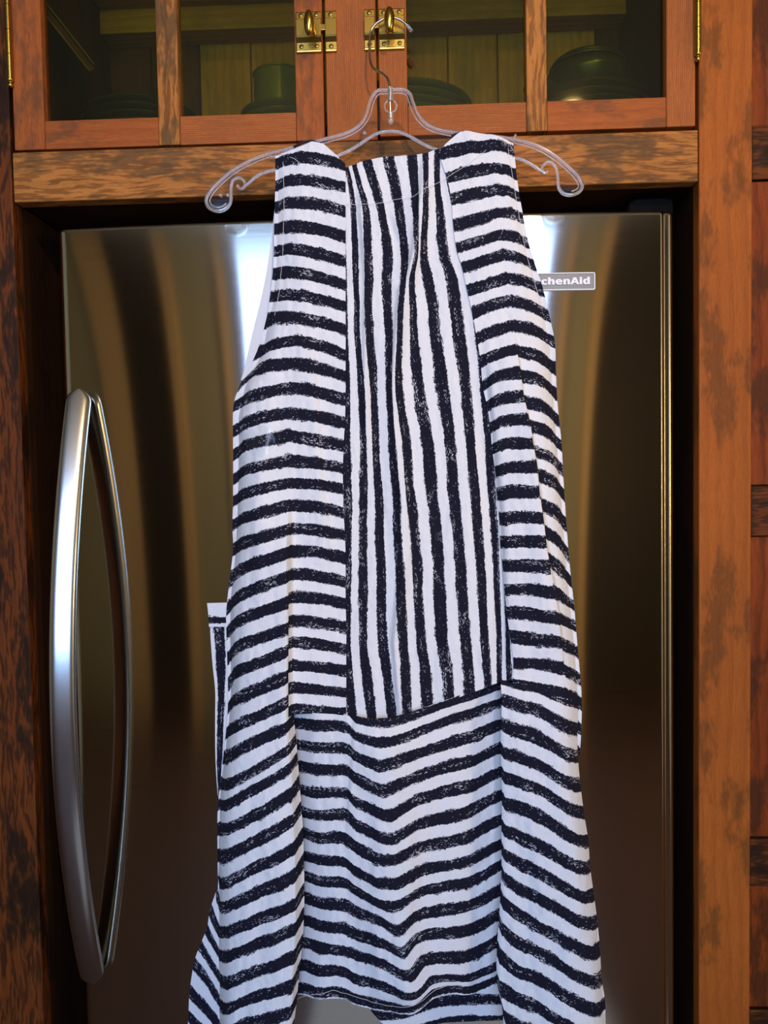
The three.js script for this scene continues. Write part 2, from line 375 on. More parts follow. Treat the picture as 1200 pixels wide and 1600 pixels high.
const FLARE = [
  [-1800,9485,-1786,9403,-1764,9320],
  [-1824,9196,-1809,9138,-1763,9055],
  [-1931,8872,-1868,8789,-1766,8639],
  [-1979,8630,-1892,8522,-1757,8339],
  [-2075,8405,-1940,8263,-1749,8022],
  [-2156,8178,-1972,8004,-1757,7720],
  [-2224,7801,-2007,7634,-1782,7409],
  [-2250,7481,-2047,7348,-1806,7131],
  [-2275,7185,-2072,7044,-1814,6835]];
const ARMHOLE_FACING = [
  [-931,17703,-843,17700],
  [-970,17429,-850,17426],
  [-1018,17116,-857,17111],
  [-1082,16801,-881,16796],
  [-1162,16487,-952,16481],
  [-1251,16171,-1000,16165],
  [-1322,15894,-1088,15888],
  [-1368,15711,-1173,15706],
  [-1411,15584,-1217,15579]];
const BACK_HEM = [
  [-91,8025,268,8027,594,8045,921,8181,1246,8216,1892,8203],
  [-47,7756,264,7775,590,7794,918,7938,1243,7966,1889,7953],
  [136,7471,299,7473,586,7525,914,7645,1239,7690,1886,7686],
  [353,7254,500,7238,663,7257,950,7368,1235,7396,1884,7426]];
const THREADS = [
  [-789,18204,-782,17822,-788,17592,-816,17054,-865,16630,-945,16282],
  [1951,18269,1987,18026,2037,17698,2095,17355,2146,17049,2265,16625,2355,16316],
  [-34,17655,129,17627,362,17635,556,17683,789,17706,945,17785,1139,17893,1487,18094,1720,18276],
  [-699,18247,-645,18223,-599,18183,-592,18145],
  [-309,17900,-240,17844,-157,17750]];
const HEM_THREAD = [
  [-806,7832,-590,7988,-343,8080,-146,8045,130,7984,364,7970,597,8009,767,8056,908,8123,1066,8135,1388,8065,1717,8083]];
const HANGER_TOP_LEFT = [497,19059,395,19062,332,19019,283,18921,241,18784,160,18664,17,18576,-181,18521,-364,18480,-618,18427,-817,18379,-1057,18325,-1258,18246,-1420,18165,-1607,18023,-1731,17895,-1773,17802,-1744,17715,-1641,17665,-1536,17686,-1470,17762,-1460,17855];
const HANGER_CURL_LEFT = [-1460,17855,-1457,17956,-1431,18034,-1374,18063,-1311,18045,-1281,17990,-1306,17936,-1354,17938,-1377,17977];
const HANGER_LOW_LEFT = [-1298,17944,-1208,18019,-1119,18086,-998,18129,-823,18162,-504,18214,-178,18281,36,18359,212,18462,355,18542,489,18568];
const HANGER_TOP_RIGHT = [497,19059,693,19060,770,19011,808,18903,868,18755,976,18636,1139,18562,1349,18524,1699,18475,2048,18417,2303,18340,2511,18219,2704,18059,2827,17918,2857,17832,2818,17765,2709,17729,2616,17755,2570,17826,2563,17895];
const HANGER_CURL_RIGHT = [2563,17895,2549,18034,2503,18112,2441,18137,2386,18100,2370,18039,2401,18000,2440,18029];
const HANGER_LOW_RIGHT = [2401,17992,2301,18072,2201,18137,2092,18186,1774,18211,1462,18252,1151,18308,956,18384,762,18498,622,18556,489,18568];
const HOOK = [531,18713,529,18874,529,19066,507,19203,451,19291,340,19387,291,19498,280,19743,302,19922,368,20015,465,20067,570,20082,665,20051,737,19994,792,19929];

// ---------------------------------------------------------------- the room
{
  const T = 0.12, X0 = -3.05, X1 = 2.62, Z0 = -0.72, Z1 = WINDOW.z, H = 3.08;
  const box = (x0, x1, y0, y1, z0, z1) => { const g = new THREE.BoxGeometry(x1 - x0, y1 - y0, z1 - z0); g.translate((x0 + x1) / 2, (y0 + y1) / 2, (z0 + z1) / 2); return g; };
  const floor = new THREE.Group(); floor.name = 'floor'; floor.userData.kind = 'structure'; scene.add(floor);
  part('subfloor', box(X0 - T, X1 + T, -0.14, -0.012, Z0 - T, Z1 + T), M.darkinside, floor);
  for (let i = 0, x = X0; x < X1 - 0.01; i++, x += 0.143) part(i ? `floor_plank_${String(i).padStart(3, '0')}` : 'floor_plank', board(x, Math.min(x + 0.142, X1), -0.012, 0, Z0, Z1, 'z', 0.001), M.floor, floor);
  structure('ceiling', box(X0 - T, X1 + T, H, H + T, Z0 - T, Z1 + T), M.ceiling);
  structure('wall_back', box(X0 - T, X1 + T, 0, H, Z0 - T, Z0), M.plaster);
  structure('wall_left', box(X0 - T, X0, 0, H, Z0, Z1), M.plaster);
  structure('wall_right', box(X1, X1 + T, 0, H, Z0, Z1), M.plaster);
  const wx0 = WINDOW.x - WINDOW.w / 2, wx1 = WINDOW.x + WINDOW.w / 2, wy0 = WINDOW.y - WINDOW.h / 2, wy1 = WINDOW.y + WINDOW.h / 2;
  structure('wall_front', [box(X0 - T, wx0, 0, H, Z1, Z1 + T), box(wx1, X1 + T, 0, H, Z1, Z1 + T), box(wx0, wx1, 0, wy0, Z1, Z1 + T), box(wx0, wx1, wy1, H, Z1, Z1 + T)], M.plaster);
  const win = new THREE.Group(); win.name = 'window_1'; win.userData.kind = 'structure'; scene.add(win);
  const c = 0.05;
  part('casing', [board(wx0 - c, wx0, wy0 - c, wy1 + c, Z1 - 0.025, Z1, 'y'), board(wx1, wx1 + c, wy0 - c, wy1 + c, Z1 - 0.025, Z1, 'y'), board(wx0, wx1, wy1, wy1 + c, Z1 - 0.025, Z1, 'x'), board(wx0, wx1, wy0 - c, wy0, Z1 - 0.025, Z1, 'x')], M.post, win);
  part('pane', box(wx0, wx1, wy0, wy1, Z1 + 0.05, Z1 + 0.056), std(1, 1, 1, 0.02, { transmission: 1, thickness: 0 }), win);
  // the window wall: casings, two dark cupboards and a dark base cabinet under the window, as the steel mirrors them
  const trim = (n, x0, x1, m) => structure('trim_' + n, board(x0, x1, 0, 3.07, Z1 - 0.03, Z1 - 0.001, 'y'), m);
  trim(1, -1.79, -1.70, M.casing); trim(2, -2.45, -2.21, M.casing); trim(3, 1.60, 1.67, M.casing); trim(4, 1.35, 1.39, M.casing); trim(5, -1.33, -1.29, M.casing);
  const darkDoor = (n, x0, x1) => {
    const d = new THREE.Group(); d.name = 'door_' + n; d.userData.kind = 'structure'; scene.add(d);
    for (const [a, b, y0, y1] of [[x0, x0 + 0.09, 0.01, 3.06], [x1 - 0.09, x1, 0.01, 3.06]]) part('stile', board(a, b, y0, y1, Z1 - 0.022, Z1 - 0.001, 'y'), M.darkpaint, d);
    for (const [y0, y1] of [[0.01, 0.2], [1.0, 1.12], [2.1, 2.2], [2.96, 3.06]]) part('rail', board(x0 + 0.091, x1 - 0.091, y0, y1, Z1 - 0.022, Z1 - 0.001, 'x'), M.darkpaint, d);
    part('panel', board(x0 + 0.08, x1 - 0.08, 0.1, 3.0, Z1 - 0.012, Z1 - 0.001, 'y'), M.darkpaint, d);
  };
  darkDoor(1, -2.20, -1.80); darkDoor(2, 1.68, 2.46);
  tag(part('rug', board(-0.275, 0.75, 0.0005, 0.010, 0.62, 1.35, 'x', 0.004), std(0.45, 0.45, 0.42, 0.95)), 'pale grey rug on the kitchen floor in front of the refrigerator', 'rug');
}
{
  const lamp = thing('ceiling_spotlight', 'round recessed warm ceiling spotlight with a brass rim, aimed at the cabinets', 'lamp', [LAMP.x, LAMP.y, LAMP.z]);
  part('rim', lathe([[0.045, 0.0], [0.060, 0.0], [0.064, 0.006], [0.064, 0.020], [0.045, 0.020], [0.045, 0.0]]), M.brass, lamp);
  const face = new THREE.CircleGeometry(0.045, 32); face.rotateX(Math.PI / 2); face.translate(0, 0.004, 0);
  part('diffuser', face, new THREE.MeshStandardMaterial({ color: 0x222222, emissive: new THREE.Color().setRGB(1, 0.70, 0.36), emissiveIntensity: 6 }), lamp);
}
{
  const lamp = thing('pendant_lamp', 'round warm glass pendant lamp hanging in front of the kitchen window', 'lamp', [PENDANT.x, PENDANT.y, PENDANT.z]);
  part('globe', new THREE.SphereGeometry(0.09, 32, 20), new THREE.MeshStandardMaterial({ color: 0x333333, emissive: new THREE.Color().setRGB(1, 0.70, 0.36), emissiveIntensity: 5 }), lamp);
  part('stem', new THREE.CylinderGeometry(0.008, 0.008, 3.08 - PENDANT.y - 0.09, 12).translate(0, (3.08 - PENDANT.y + 0.09) / 2, 0), M.brass, lamp);
}
{
  const lamp = thing('floor_lamp', 'warm globe floor lamp standing by the right kitchen wall', 'lamp', [FLOORLAMP.x, 0, FLOORLAMP.z]);
  part('base', lathe([[0.0001, 0.001], [0.13, 0.001], [0.13, 0.02], [0.02, 0.03], [0.012, 0.06], [0.012, FLOORLAMP.y - 0.08], [0.0001, FLOORLAMP.y - 0.08]]), M.gasket, lamp);
  part('globe', new THREE.SphereGeometry(0.08, 32, 20).translate(0, FLOORLAMP.y, 0), new THREE.MeshStandardMaterial({ color: 0x333333, emissive: new THREE.Color().setRGB(1, 0.70, 0.32), emissiveIntensity: 5 }), lamp);
}
// ---------------------------------------------------------------- tall cabinets beside the refrigerator
{
  const t = thing('tall_cabinet', 'dark flame-grained wooden cabinet side along the left edge, beside the steel door handle', 'cabinet', [-0.47, 0, 0]);
  const o = -(-0.47);
  part('stile', board(-0.5325 + o, -0.4435 + o, 0.0, 2.55, -0.022, 0.0, 'y', 0.002), M.darkflame, t);
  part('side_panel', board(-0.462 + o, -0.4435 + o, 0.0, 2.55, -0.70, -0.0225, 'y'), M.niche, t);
  part('door_panel', board(-1.05 + o, -0.534 + o, 0.0, 2.55, -0.024, -0.006, 'y'), M.darkflame, t);
  part('carcass', board(-1.05 + o, -0.4635 + o, 0.0, 2.55, -0.70, -0.025, 'y'), M.darkinside, t);
}
{
  const t = thing('panelled_cabinet', 'orange-brown wooden cabinet with a wide stile and short rails along the right edge', 'cabinet', [0.76, 0, 0]);
  const o = -0.76;
  part('stile', board(0.4415 + o, 0.508 + o, 0, 2.55, -0.022, 0.0, 'y', 0.0018), M.post, t);
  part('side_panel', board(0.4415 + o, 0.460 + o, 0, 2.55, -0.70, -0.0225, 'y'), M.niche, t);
  for (const [a, b] of [[0, 0.655], [0.719, 0.8845], [0.9505, 1.3475], [1.4145, 1.8005], [1.8695, 2.55]]) part('panel', board(0.509 + o, 1.06 + o, a, b, -0.020, -0.0075, 'y'), M.panel, t);
  for (const [a, b] of [[0.656, 0.718], [0.8855, 0.9495], [1.3485, 1.4135], [1.8015, 1.8685]]) part('rail', board(0.509 + o, 1.06 + o, a, b, -0.020, -0.003, 'x', 0.0018), M.darkflame, t);
  part('carcass', board(0.461 + o, 1.06 + o, 0, 2.55, -0.70, -0.0225, 'y'), M.darkinside, t);
}
// ---------------------------------------------------------------- upper cabinet
{
  const t = thing('upper_cabinet', 'wooden wall cabinet with glass doors and brass latches above the refrigerator', 'cabinet', [0, 1.80, 0]);
  const B = (x0, x1, y0, y1, z0, z1, gr, r) => { const g = board(x0, x1, y0, y1, z0, z1, gr, r); g.translate(0, -1.80, 0); return g; };
  const TOP = 2.46;
  part('bottom_rail', B(-0.442, 0.4405, 1.8005, 1.8645, -0.022, 0.0, 'x', 0.0018), M.flame, t);
  part('centre_stile', B(-0.0295, 0.0355, 1.8655, TOP, -0.022, 0.0, 'y', 0.0018), M.straight, t);
  part('top_rail', B(-0.442, 0.4405, TOP + 0.001, 2.55, -0.022, 0.0, 'x'), M.flame, t);
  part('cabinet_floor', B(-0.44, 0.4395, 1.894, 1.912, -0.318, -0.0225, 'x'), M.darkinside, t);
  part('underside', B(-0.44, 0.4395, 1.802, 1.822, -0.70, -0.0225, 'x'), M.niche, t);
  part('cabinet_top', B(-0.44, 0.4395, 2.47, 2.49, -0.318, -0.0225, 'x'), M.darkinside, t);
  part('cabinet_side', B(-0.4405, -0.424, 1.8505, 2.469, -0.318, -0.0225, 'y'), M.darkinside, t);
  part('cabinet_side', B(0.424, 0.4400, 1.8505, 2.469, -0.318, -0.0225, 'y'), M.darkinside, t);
  const edges = [-0.4395, -0.356, -0.273, -0.187, -0.104, -0.02, 0.062, 0.142, 0.224, 0.297, 0.385, 0.4395];
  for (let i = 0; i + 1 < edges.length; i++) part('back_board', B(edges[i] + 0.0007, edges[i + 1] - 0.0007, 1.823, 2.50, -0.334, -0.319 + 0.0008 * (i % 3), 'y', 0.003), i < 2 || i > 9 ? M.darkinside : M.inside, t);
  part('back_cleat', B(-0.423, 0.423, 2.160, 2.198, -0.317, -0.272, 'x'), M.inside, t);
  part('shelf', B(-0.423, 0.423, 2.199, 2.215, -0.317, -0.10, 'x'), M.inside, t);
  // doors
  const screw = (x, y, z) => { const a = lathe([[0.0001, 0.0012], [0.0018, 0.0011], [0.0029, 0.0002], [0.0030, -0.0006]], 16); a.rotateX(Math.PI / 2); a.translate(x, y, z); return a; };
  const slot = (x, y, z, ang) => { const a = 0.0004, b = 0.0017, q = new THREE.Shape([[-a, -b], [a, -b], [a, -a], [b, -a], [b, a], [a, a], [a, b], [-a, b], [-a, a], [-b, a], [-b, -a], [-a, -a]].map(([u, v]) => new THREE.Vector2(u, v))); const g = new THREE.ExtrudeGeometry(q, { depth: 0.0004, bevelEnabled: false }); g.rotateZ(ang); g.translate(x, y, z + 0.0010); return g; };
  const profile = (x0, x1, yc) => {      // pressed brass plate: flanges top and bottom, raised housing between
    const s = new THREE.Shape();
    [[0.0255, 0.0002], [0.0255, 0.0022], [0.0240, 0.0030], [0.0165, 0.0030], [0.0150, 0.0062], [0.0138, 0.0072], [-0.0060, 0.0072], [-0.0080, 0.0062], [-0.0132, 0.0026], [-0.0140, 0.0034], [-0.0222, 0.0030], [-0.0236, 0.0042], [-0.0250, 0.0040], [-0.0255, 0.0002]].forEach(([y, z], i) => i ? s.lineTo(-z, y) : s.moveTo(-z, y));
    s.closePath();
    const g = new THREE.ExtrudeGeometry(s, { depth: x1 - x0 - 0.0012, bevelEnabled: true, bevelThickness: 0.0006, bevelSize: 0.0005, bevelOffset: -0.0005, bevelSegments: 2 });
    g.rotateY(Math.PI / 2); g.translate(x0 + 0.0006, yc, 0); return g;
  };
  function latch(parent, x0, x1, sx0, sx1, yc, knobX, strikeParent) {
    const spots = [[x0 + 0.0062, yc + 0.0205], [x1 - 0.0062, yc + 0.0205], [x0 + 0.0062, yc - 0.0182], [x1 - 0.0062, yc - 0.0182]];
    const s2 = [[(sx0 + sx1) / 2, yc + 0.0205], [(sx0 + sx1) / 2, yc - 0.0190]], up = strikeParent === t ? -1.80 : 0;
    part('latch', profile(x0, x1, yc), M.brass, parent);
    part('strike_plate', profile(sx0, sx1, yc).translate(0, up, 0), M.brass, strikeParent);
    for (const [x, y] of spots) { part('screw', screw(x, y, 0.0036), M.brass, parent); part('screw_slot', slot(x, y, 0.0038, 0.5 + x * 90), M.screwSlot, parent); }
    for (const [x, y] of s2) { part('screw', screw(x, y + up, 0.0036), M.brass, strikeParent); part('screw_slot', slot(x, y + up, 0.0038, 0.3 + x * 50), M.screwSlot, strikeParent); }
    const bolt = new RoundedBoxGeometry(0.012, 0.008, 0.004, 2, 0.0008); bolt.translate(x0 > sx0 ? x0 - 0.002 : x1 + 0.002, yc + 0.004, 0.004); part('bolt', bolt, M.brass, parent);
    const k = new THREE.SphereGeometry(1, 32, 24); k.scale(0.0066, 0.0160, 0.0072); k.translate(knobX, yc - 0.0030, 0.0290);
    const stem = new THREE.CylinderGeometry(0.0042, 0.0055, 0.016, 20); stem.rotateX(Math.PI / 2); stem.translate(knobX, yc - 0.0030, 0.0150);
    part('knob', [k, stem], M.brass, parent);
  }
  function hinge(parent, x, y0, y1, z, leafx) {
    const b = lathe([[0.0001, -0.010], [0.0022, -0.0095], [0.0036, -0.0070], [0.0022, -0.0042], [0.0024, -0.0030], [0.0040, -0.0020], [0.0040, 0]], 20); b.translate(x, y0 + 0.010, z);
    const parts = [b]; const n = 4, L = (y1 - y0 - 0.010) / n;
    for (let i = 0; i < n; i++) { const c = new THREE.CylinderGeometry(0.0040, 0.0040, L - 0.0006, 20); c.translate(x, y0 + 0.010 + L * (i + 0.5), z); parts.push(c); }
    const leaf = new THREE.BoxGeometry(0.004, y1 - y0 - 0.014, 0.02); leaf.translate(leafx, (y0 + y1) / 2 + 0.004, z - 0.012); parts.push(leaf);
    part('hinge', parts, M.brass, parent);
  }
  const dz = 0.020, Y0 = 1.8672, Y1 = TOP - 0.002;
  {
    const d = group('door', t); d.position.y = -1.80;
    const g = (...a) => board(...a);
    part('stile', g(-0.4385, -0.3980, Y0, Y1, -dz, 0, 'y', 0.0016), M.reddish, d);
    part('stile', g(-0.0690, -0.0328, Y0, Y1, -dz, 0, 'y', 0.0016), M.reddish, d);
    part('muntin', g(-0.2478, -0.2202, Y0, Y1, -dz, 0.0006, 'y', 0.0012), M.flame, d);
    part('rail', g(-0.3978, -0.2480, Y0, 1.9035, -dz, -0.0004, 'x', 0.0012), M.reddish, d);
    part('rail', g(-0.2200, -0.0692, Y0, 1.9035, -dz, -0.0004, 'x', 0.0012), M.straight, d);
    part('pane', new THREE.BoxGeometry(0.149, Y1 - 1.9035, 0.0025).translate(-0.3229, (1.9035 + Y1) / 2, -0.013), M.glass, d);
    part('pane', new THREE.BoxGeometry(0.150, Y1 - 1.9035, 0.0025).translate(-0.1446, (1.9035 + Y1) / 2, -0.013), M.glass, d);
    latch(d, -0.0660, -0.0340, -0.0288, -0.0146, 2.0015, -0.0462, t);
    hinge(d, -0.4385, 1.9450, 2.0800, 0.0045, -0.4400);
  }
  {
    const d = group('door', t); d.position.y = -1.80;
    const g = (...a) => board(...a);
    part('stile', g(0.0382, 0.0745, Y0 + 0.002, Y1, -dz, 0, 'y', 0.0016), M.straight, d);
    part('stile', g(0.4010, 0.4372, Y0 + 0.002, Y1, -dz, 0, 'y', 0.0016), M.straight, d);
    part('muntin', g(0.2254, 0.2512, Y0 + 0.002, Y1, -dz, 0.0006, 'y', 0.0012), M.flame, d);
    part('rail', g(0.0748, 0.2252, Y0 + 0.002, 1.9065, -dz, -0.0004, 'x', 0.0012), M.straight, d);
    part('rail', g(0.2514, 0.4008, Y0 + 0.002, 1.9065, -dz, -0.0004, 'x', 0.0012), M.reddish, d);
    part('pane', new THREE.BoxGeometry(0.150, Y1 - 1.9065, 0.0025).translate(0.1500, (1.9065 + Y1) / 2, -0.013), M.glass, d);
    part('pane', new THREE.BoxGeometry(0.149, Y1 - 1.9065, 0.0025).translate(0.3261, (1.9065 + Y1) / 2, -0.013), M.glass, d);
    latch(d, 0.0395, 0.0718, 0.0208, 0.0342, 2.0015, 0.0535, t);
    const peg = lathe([[0.0001, 0.004], [0.003, 0.003], [0.0042, -0.002], [0.0030, -0.007], [0.0001, -0.009]], 16); peg.rotateZ(0.4); peg.translate(0.0775, 1.9665, -0.010); part('peg', peg, M.darkinside, d);
    hinge(d, 0.4385, 1.9460, 2.0800, 0.0045, 0.4385);
    // pale varnish chip on the frame rail
  }
}
// ---------------------------------------------------------------- crockery behind the glass
{
  const glaze = std(0.10, 0.105, 0.075, 0.28), dark = std(0.030, 0.028, 0.024, 0.30), green = std(0.075, 0.10, 0.055, 0.35), brown = std(0.06, 0.045, 0.03, 0.3);
  const plateGeo = (r, h = 0.018) => lathe([[0.0001, 0], [r * 0.55, 0], [r * 0.60, 0.003], [r * 0.92, h * 0.85], [r, h], [r * 0.995, h + 0.0025], [r * 0.9, h * 0.95], [r * 0.6, 0.007], [0.0001, 0.006]], 72);
  const ordinal = ['topmost plate', 'second plate from the top', 'third plate from the top', 'lowest plate'];
  const stack = (name, where, x, z, n, r, mat, groupName) => {
    for (let i = 0; i < n; i++) {
      const m = part(name, plateGeo(r), mat); m.position.set(x, 1.9125 + (4 - n + i) * 0.0105, z);
      tag(m, `${ordinal[n - 1 - i]} of the ${where}`, 'plate', groupName);
    }
  };
  stack('dinner_plate', 'dark plates behind the leftmost glass pane', -0.315, -0.145, 4, 0.085, dark, 'dark plates behind the leftmost pane');
  stack('dinner_plate', 'olive plates under the tall crock', -0.108, -0.150, 4, 0.062, glaze, 'olive plates under the crock');
  stack('serving_plate', 'wide green plates behind the third glass pane', 0.072, -0.140, 4, 0.095, green, 'green plates behind the third pane');
  stack('dinner_plate', 'brown plates under the dark pot', 0.334, -0.150, 4, 0.087, brown, 'brown plates under the pot');
  {
    const c = thing('crock', 'olive grey stoneware crock with a rolled rim behind the second glass pane', 'crock', [-0.113, 1.961, -0.150]);
    part('body', lathe([[0.0001, 0], [0.034, 0], [0.0365, 0.003], [0.0375, 0.02], [0.0375, 0.058], [0.0365, 0.0625], [0.0345, 0.063], [0.0345, 0.01], [0.0001, 0.008]], 64), glaze, c);
    part('rim', new THREE.TorusGeometry(0.0372, 0.0018, 12, 64).rotateX(Math.PI / 2).translate(0, 0.0610, 0), glaze, c);
  }
  {
    const c = thing('stoneware_pot', 'dark lidded stoneware pot on plates behind the rightmost glass pane', 'pot', [0.335, 1.961, -0.150]);
    part('body', lathe([[0.0001, 0], [0.043, 0], [0.046, 0.002], [0.044, 0.006], [0.052, 0.018], [0.060, 0.034], [0.0605, 0.042], [0.056, 0.050], [0.051, 0.054], [0.0001, 0.054]], 64), dark, c);
    part('rim', [new THREE.TorusGeometry(0.0525, 0.0022, 12, 64).rotateX(Math.PI / 2).translate(0, 0.0560, 0), new THREE.TorusGeometry(0.0490, 0.0022, 12, 64).rotateX(Math.PI / 2).translate(0, 0.0610, 0)], dark, c);
    part('lid', lathe([[0.048, 0.061], [0.046, 0.066], [0.034, 0.071], [0.014, 0.074], [0.008, 0.078], [0.009, 0.083], [0.0001, 0.086]], 48), dark, c);
  }
  {
    const c = part('small_bowl', lathe([[0.0001, 0], [0.014, 0], [0.016, 0.003], [0.022, 0.012], [0.024, 0.017], [0.0225, 0.0165], [0.015, 0.006], [0.0001, 0.004]], 48), dark); c.position.set(0.262, 1.961, -0.118);
    tag(c, 'small dark bowl at the left of the lidded pot', 'bowl');
  }
  {
    const c = thing('tray', 'dark tray with pale rim lines leaning in the leftmost cabinet bay', 'tray', [-0.360, 1.8905, -0.10]);
    const gg = (w, h, d, x, y, z) => new RoundedBoxGeometry(w, h, d, 2, 0.0012).rotateZ(-0.92).translate(x, y, z);
    part('panel', gg(0.12, 0.007, 0.14, -0.002 - 0.018, 0.150 - 0.012, 0), M.darkinside, c);
    part('rim', [gg(0.12, 0.0016, 0.003, 0.001 - 0.018, 0.157 - 0.012, 0.07), gg(0.12, 0.0016, 0.003, -0.006 - 0.018, 0.149 - 0.012, 0.07)], std(0.13, 0.11, 0.05, 0.5), c);
  }
}
// ---------------------------------------------------------------- refrigerator
const DOOR = { x0: -0.3945, x1: 0.4175, y0: 0.575, y1: 1.7695, z: -0.012, r: 0.017 };
DOOR.cx = (DOOR.x0 + DOOR.x1) / 2; DOOR.hw = (DOOR.x1 - DOOR.x0) / 2;
const doorSag = (y) => 0.013 + 0.013 * (1 - Math.exp(-(DOOR.y1 - y) / 0.28));
const doorZ = (x, y) => DOOR.z + doorSag(y) * (1 - ((x - DOOR.cx) / DOOR.hw) ** 2);
function doorGeometry(y0, y1) {
  const pos = [], uv = [], idx = [], nx = 120, nc = 10, rows = [];
  // rows near the ends roll back over a small radius
  const e = 0.006; for (let i = 0; i <= 6; i++) { const a = (i / 6) * Math.PI / 2; rows.push([y0 + e - e * Math.cos(a), e - e * Math.sin(a)]); }
  for (let i = 1; i < 60; i++) rows.push([y0 + e + (y1 - y0 - 2 * e) * i / 60, 0]);
  for (let i = 6; i >= 0; i--) { const a = (i / 6) * Math.PI / 2; rows.push([y1 - e + e * Math.cos(a), e - e * Math.sin(a)]); }
  rows.unshift([y0, 0.055]); rows.push([y1, 0.055]);
  for (const [y, back] of rows) {
    const path = []; const r = DOOR.r;
    path.push([DOOR.x0, DOOR.z - 0.055]);
    for (let i = 0; i <= nc; i++) { const a = (i / nc) * Math.PI / 2; path.push([DOOR.x0 + r - r * Math.cos(a), doorZ(DOOR.x0 + r, y) - r + r * Math.sin(a) - back]); }
    const e1 = DOOR.x1 - 0.0215, r2 = 0.0125, zE = doorZ(e1, y) - 0.0034;      // hinge side: a small step, then a rolled bead
    for (let i = 1; i < nx; i++) { const x = mix(DOOR.x0 + r, e1, i / nx); path.push([x, doorZ(x, y) - back]); }
    for (let i = 0; i <= 12; i++) path.push([e1 + 0.0075 * i / 12, mix(doorZ(e1, y), zE, 0.5 - 0.5 * Math.cos(Math.PI * i / 12)) - back]);
    for (let i = nc + 6; i >= 0; i--) { const a = (i / (nc + 6)) * Math.PI / 2; path.push([DOOR.x1 - r2 + r2 * Math.cos(a), zE - r2 + r2 * Math.sin(a) - back]); }
    path.push([DOOR.x1, DOOR.z - 0.055]);
    path.forEach(([x, z], i) => { pos.push(x, y, Math.max(z, DOOR.z - 0.055)); uv.push(y, x); });
    rows.n = path.length;
  }
  const n = rows.n;
  for (let j = 0; j + 1 < rows.length; j++) for (let i = 0; i + 1 < n; i++) { const a = j * n + i; idx.push(a, a + 1, a + n, a + 1, a + n + 1, a + n); }
  const g = new THREE.BufferGeometry(); g.setAttribute('position', new THREE.Float32BufferAttribute(pos, 3)); g.setAttribute('uv', new THREE.Float32BufferAttribute(uv, 2)); g.setIndex(idx); g.computeVertexNormals(); return g;
}
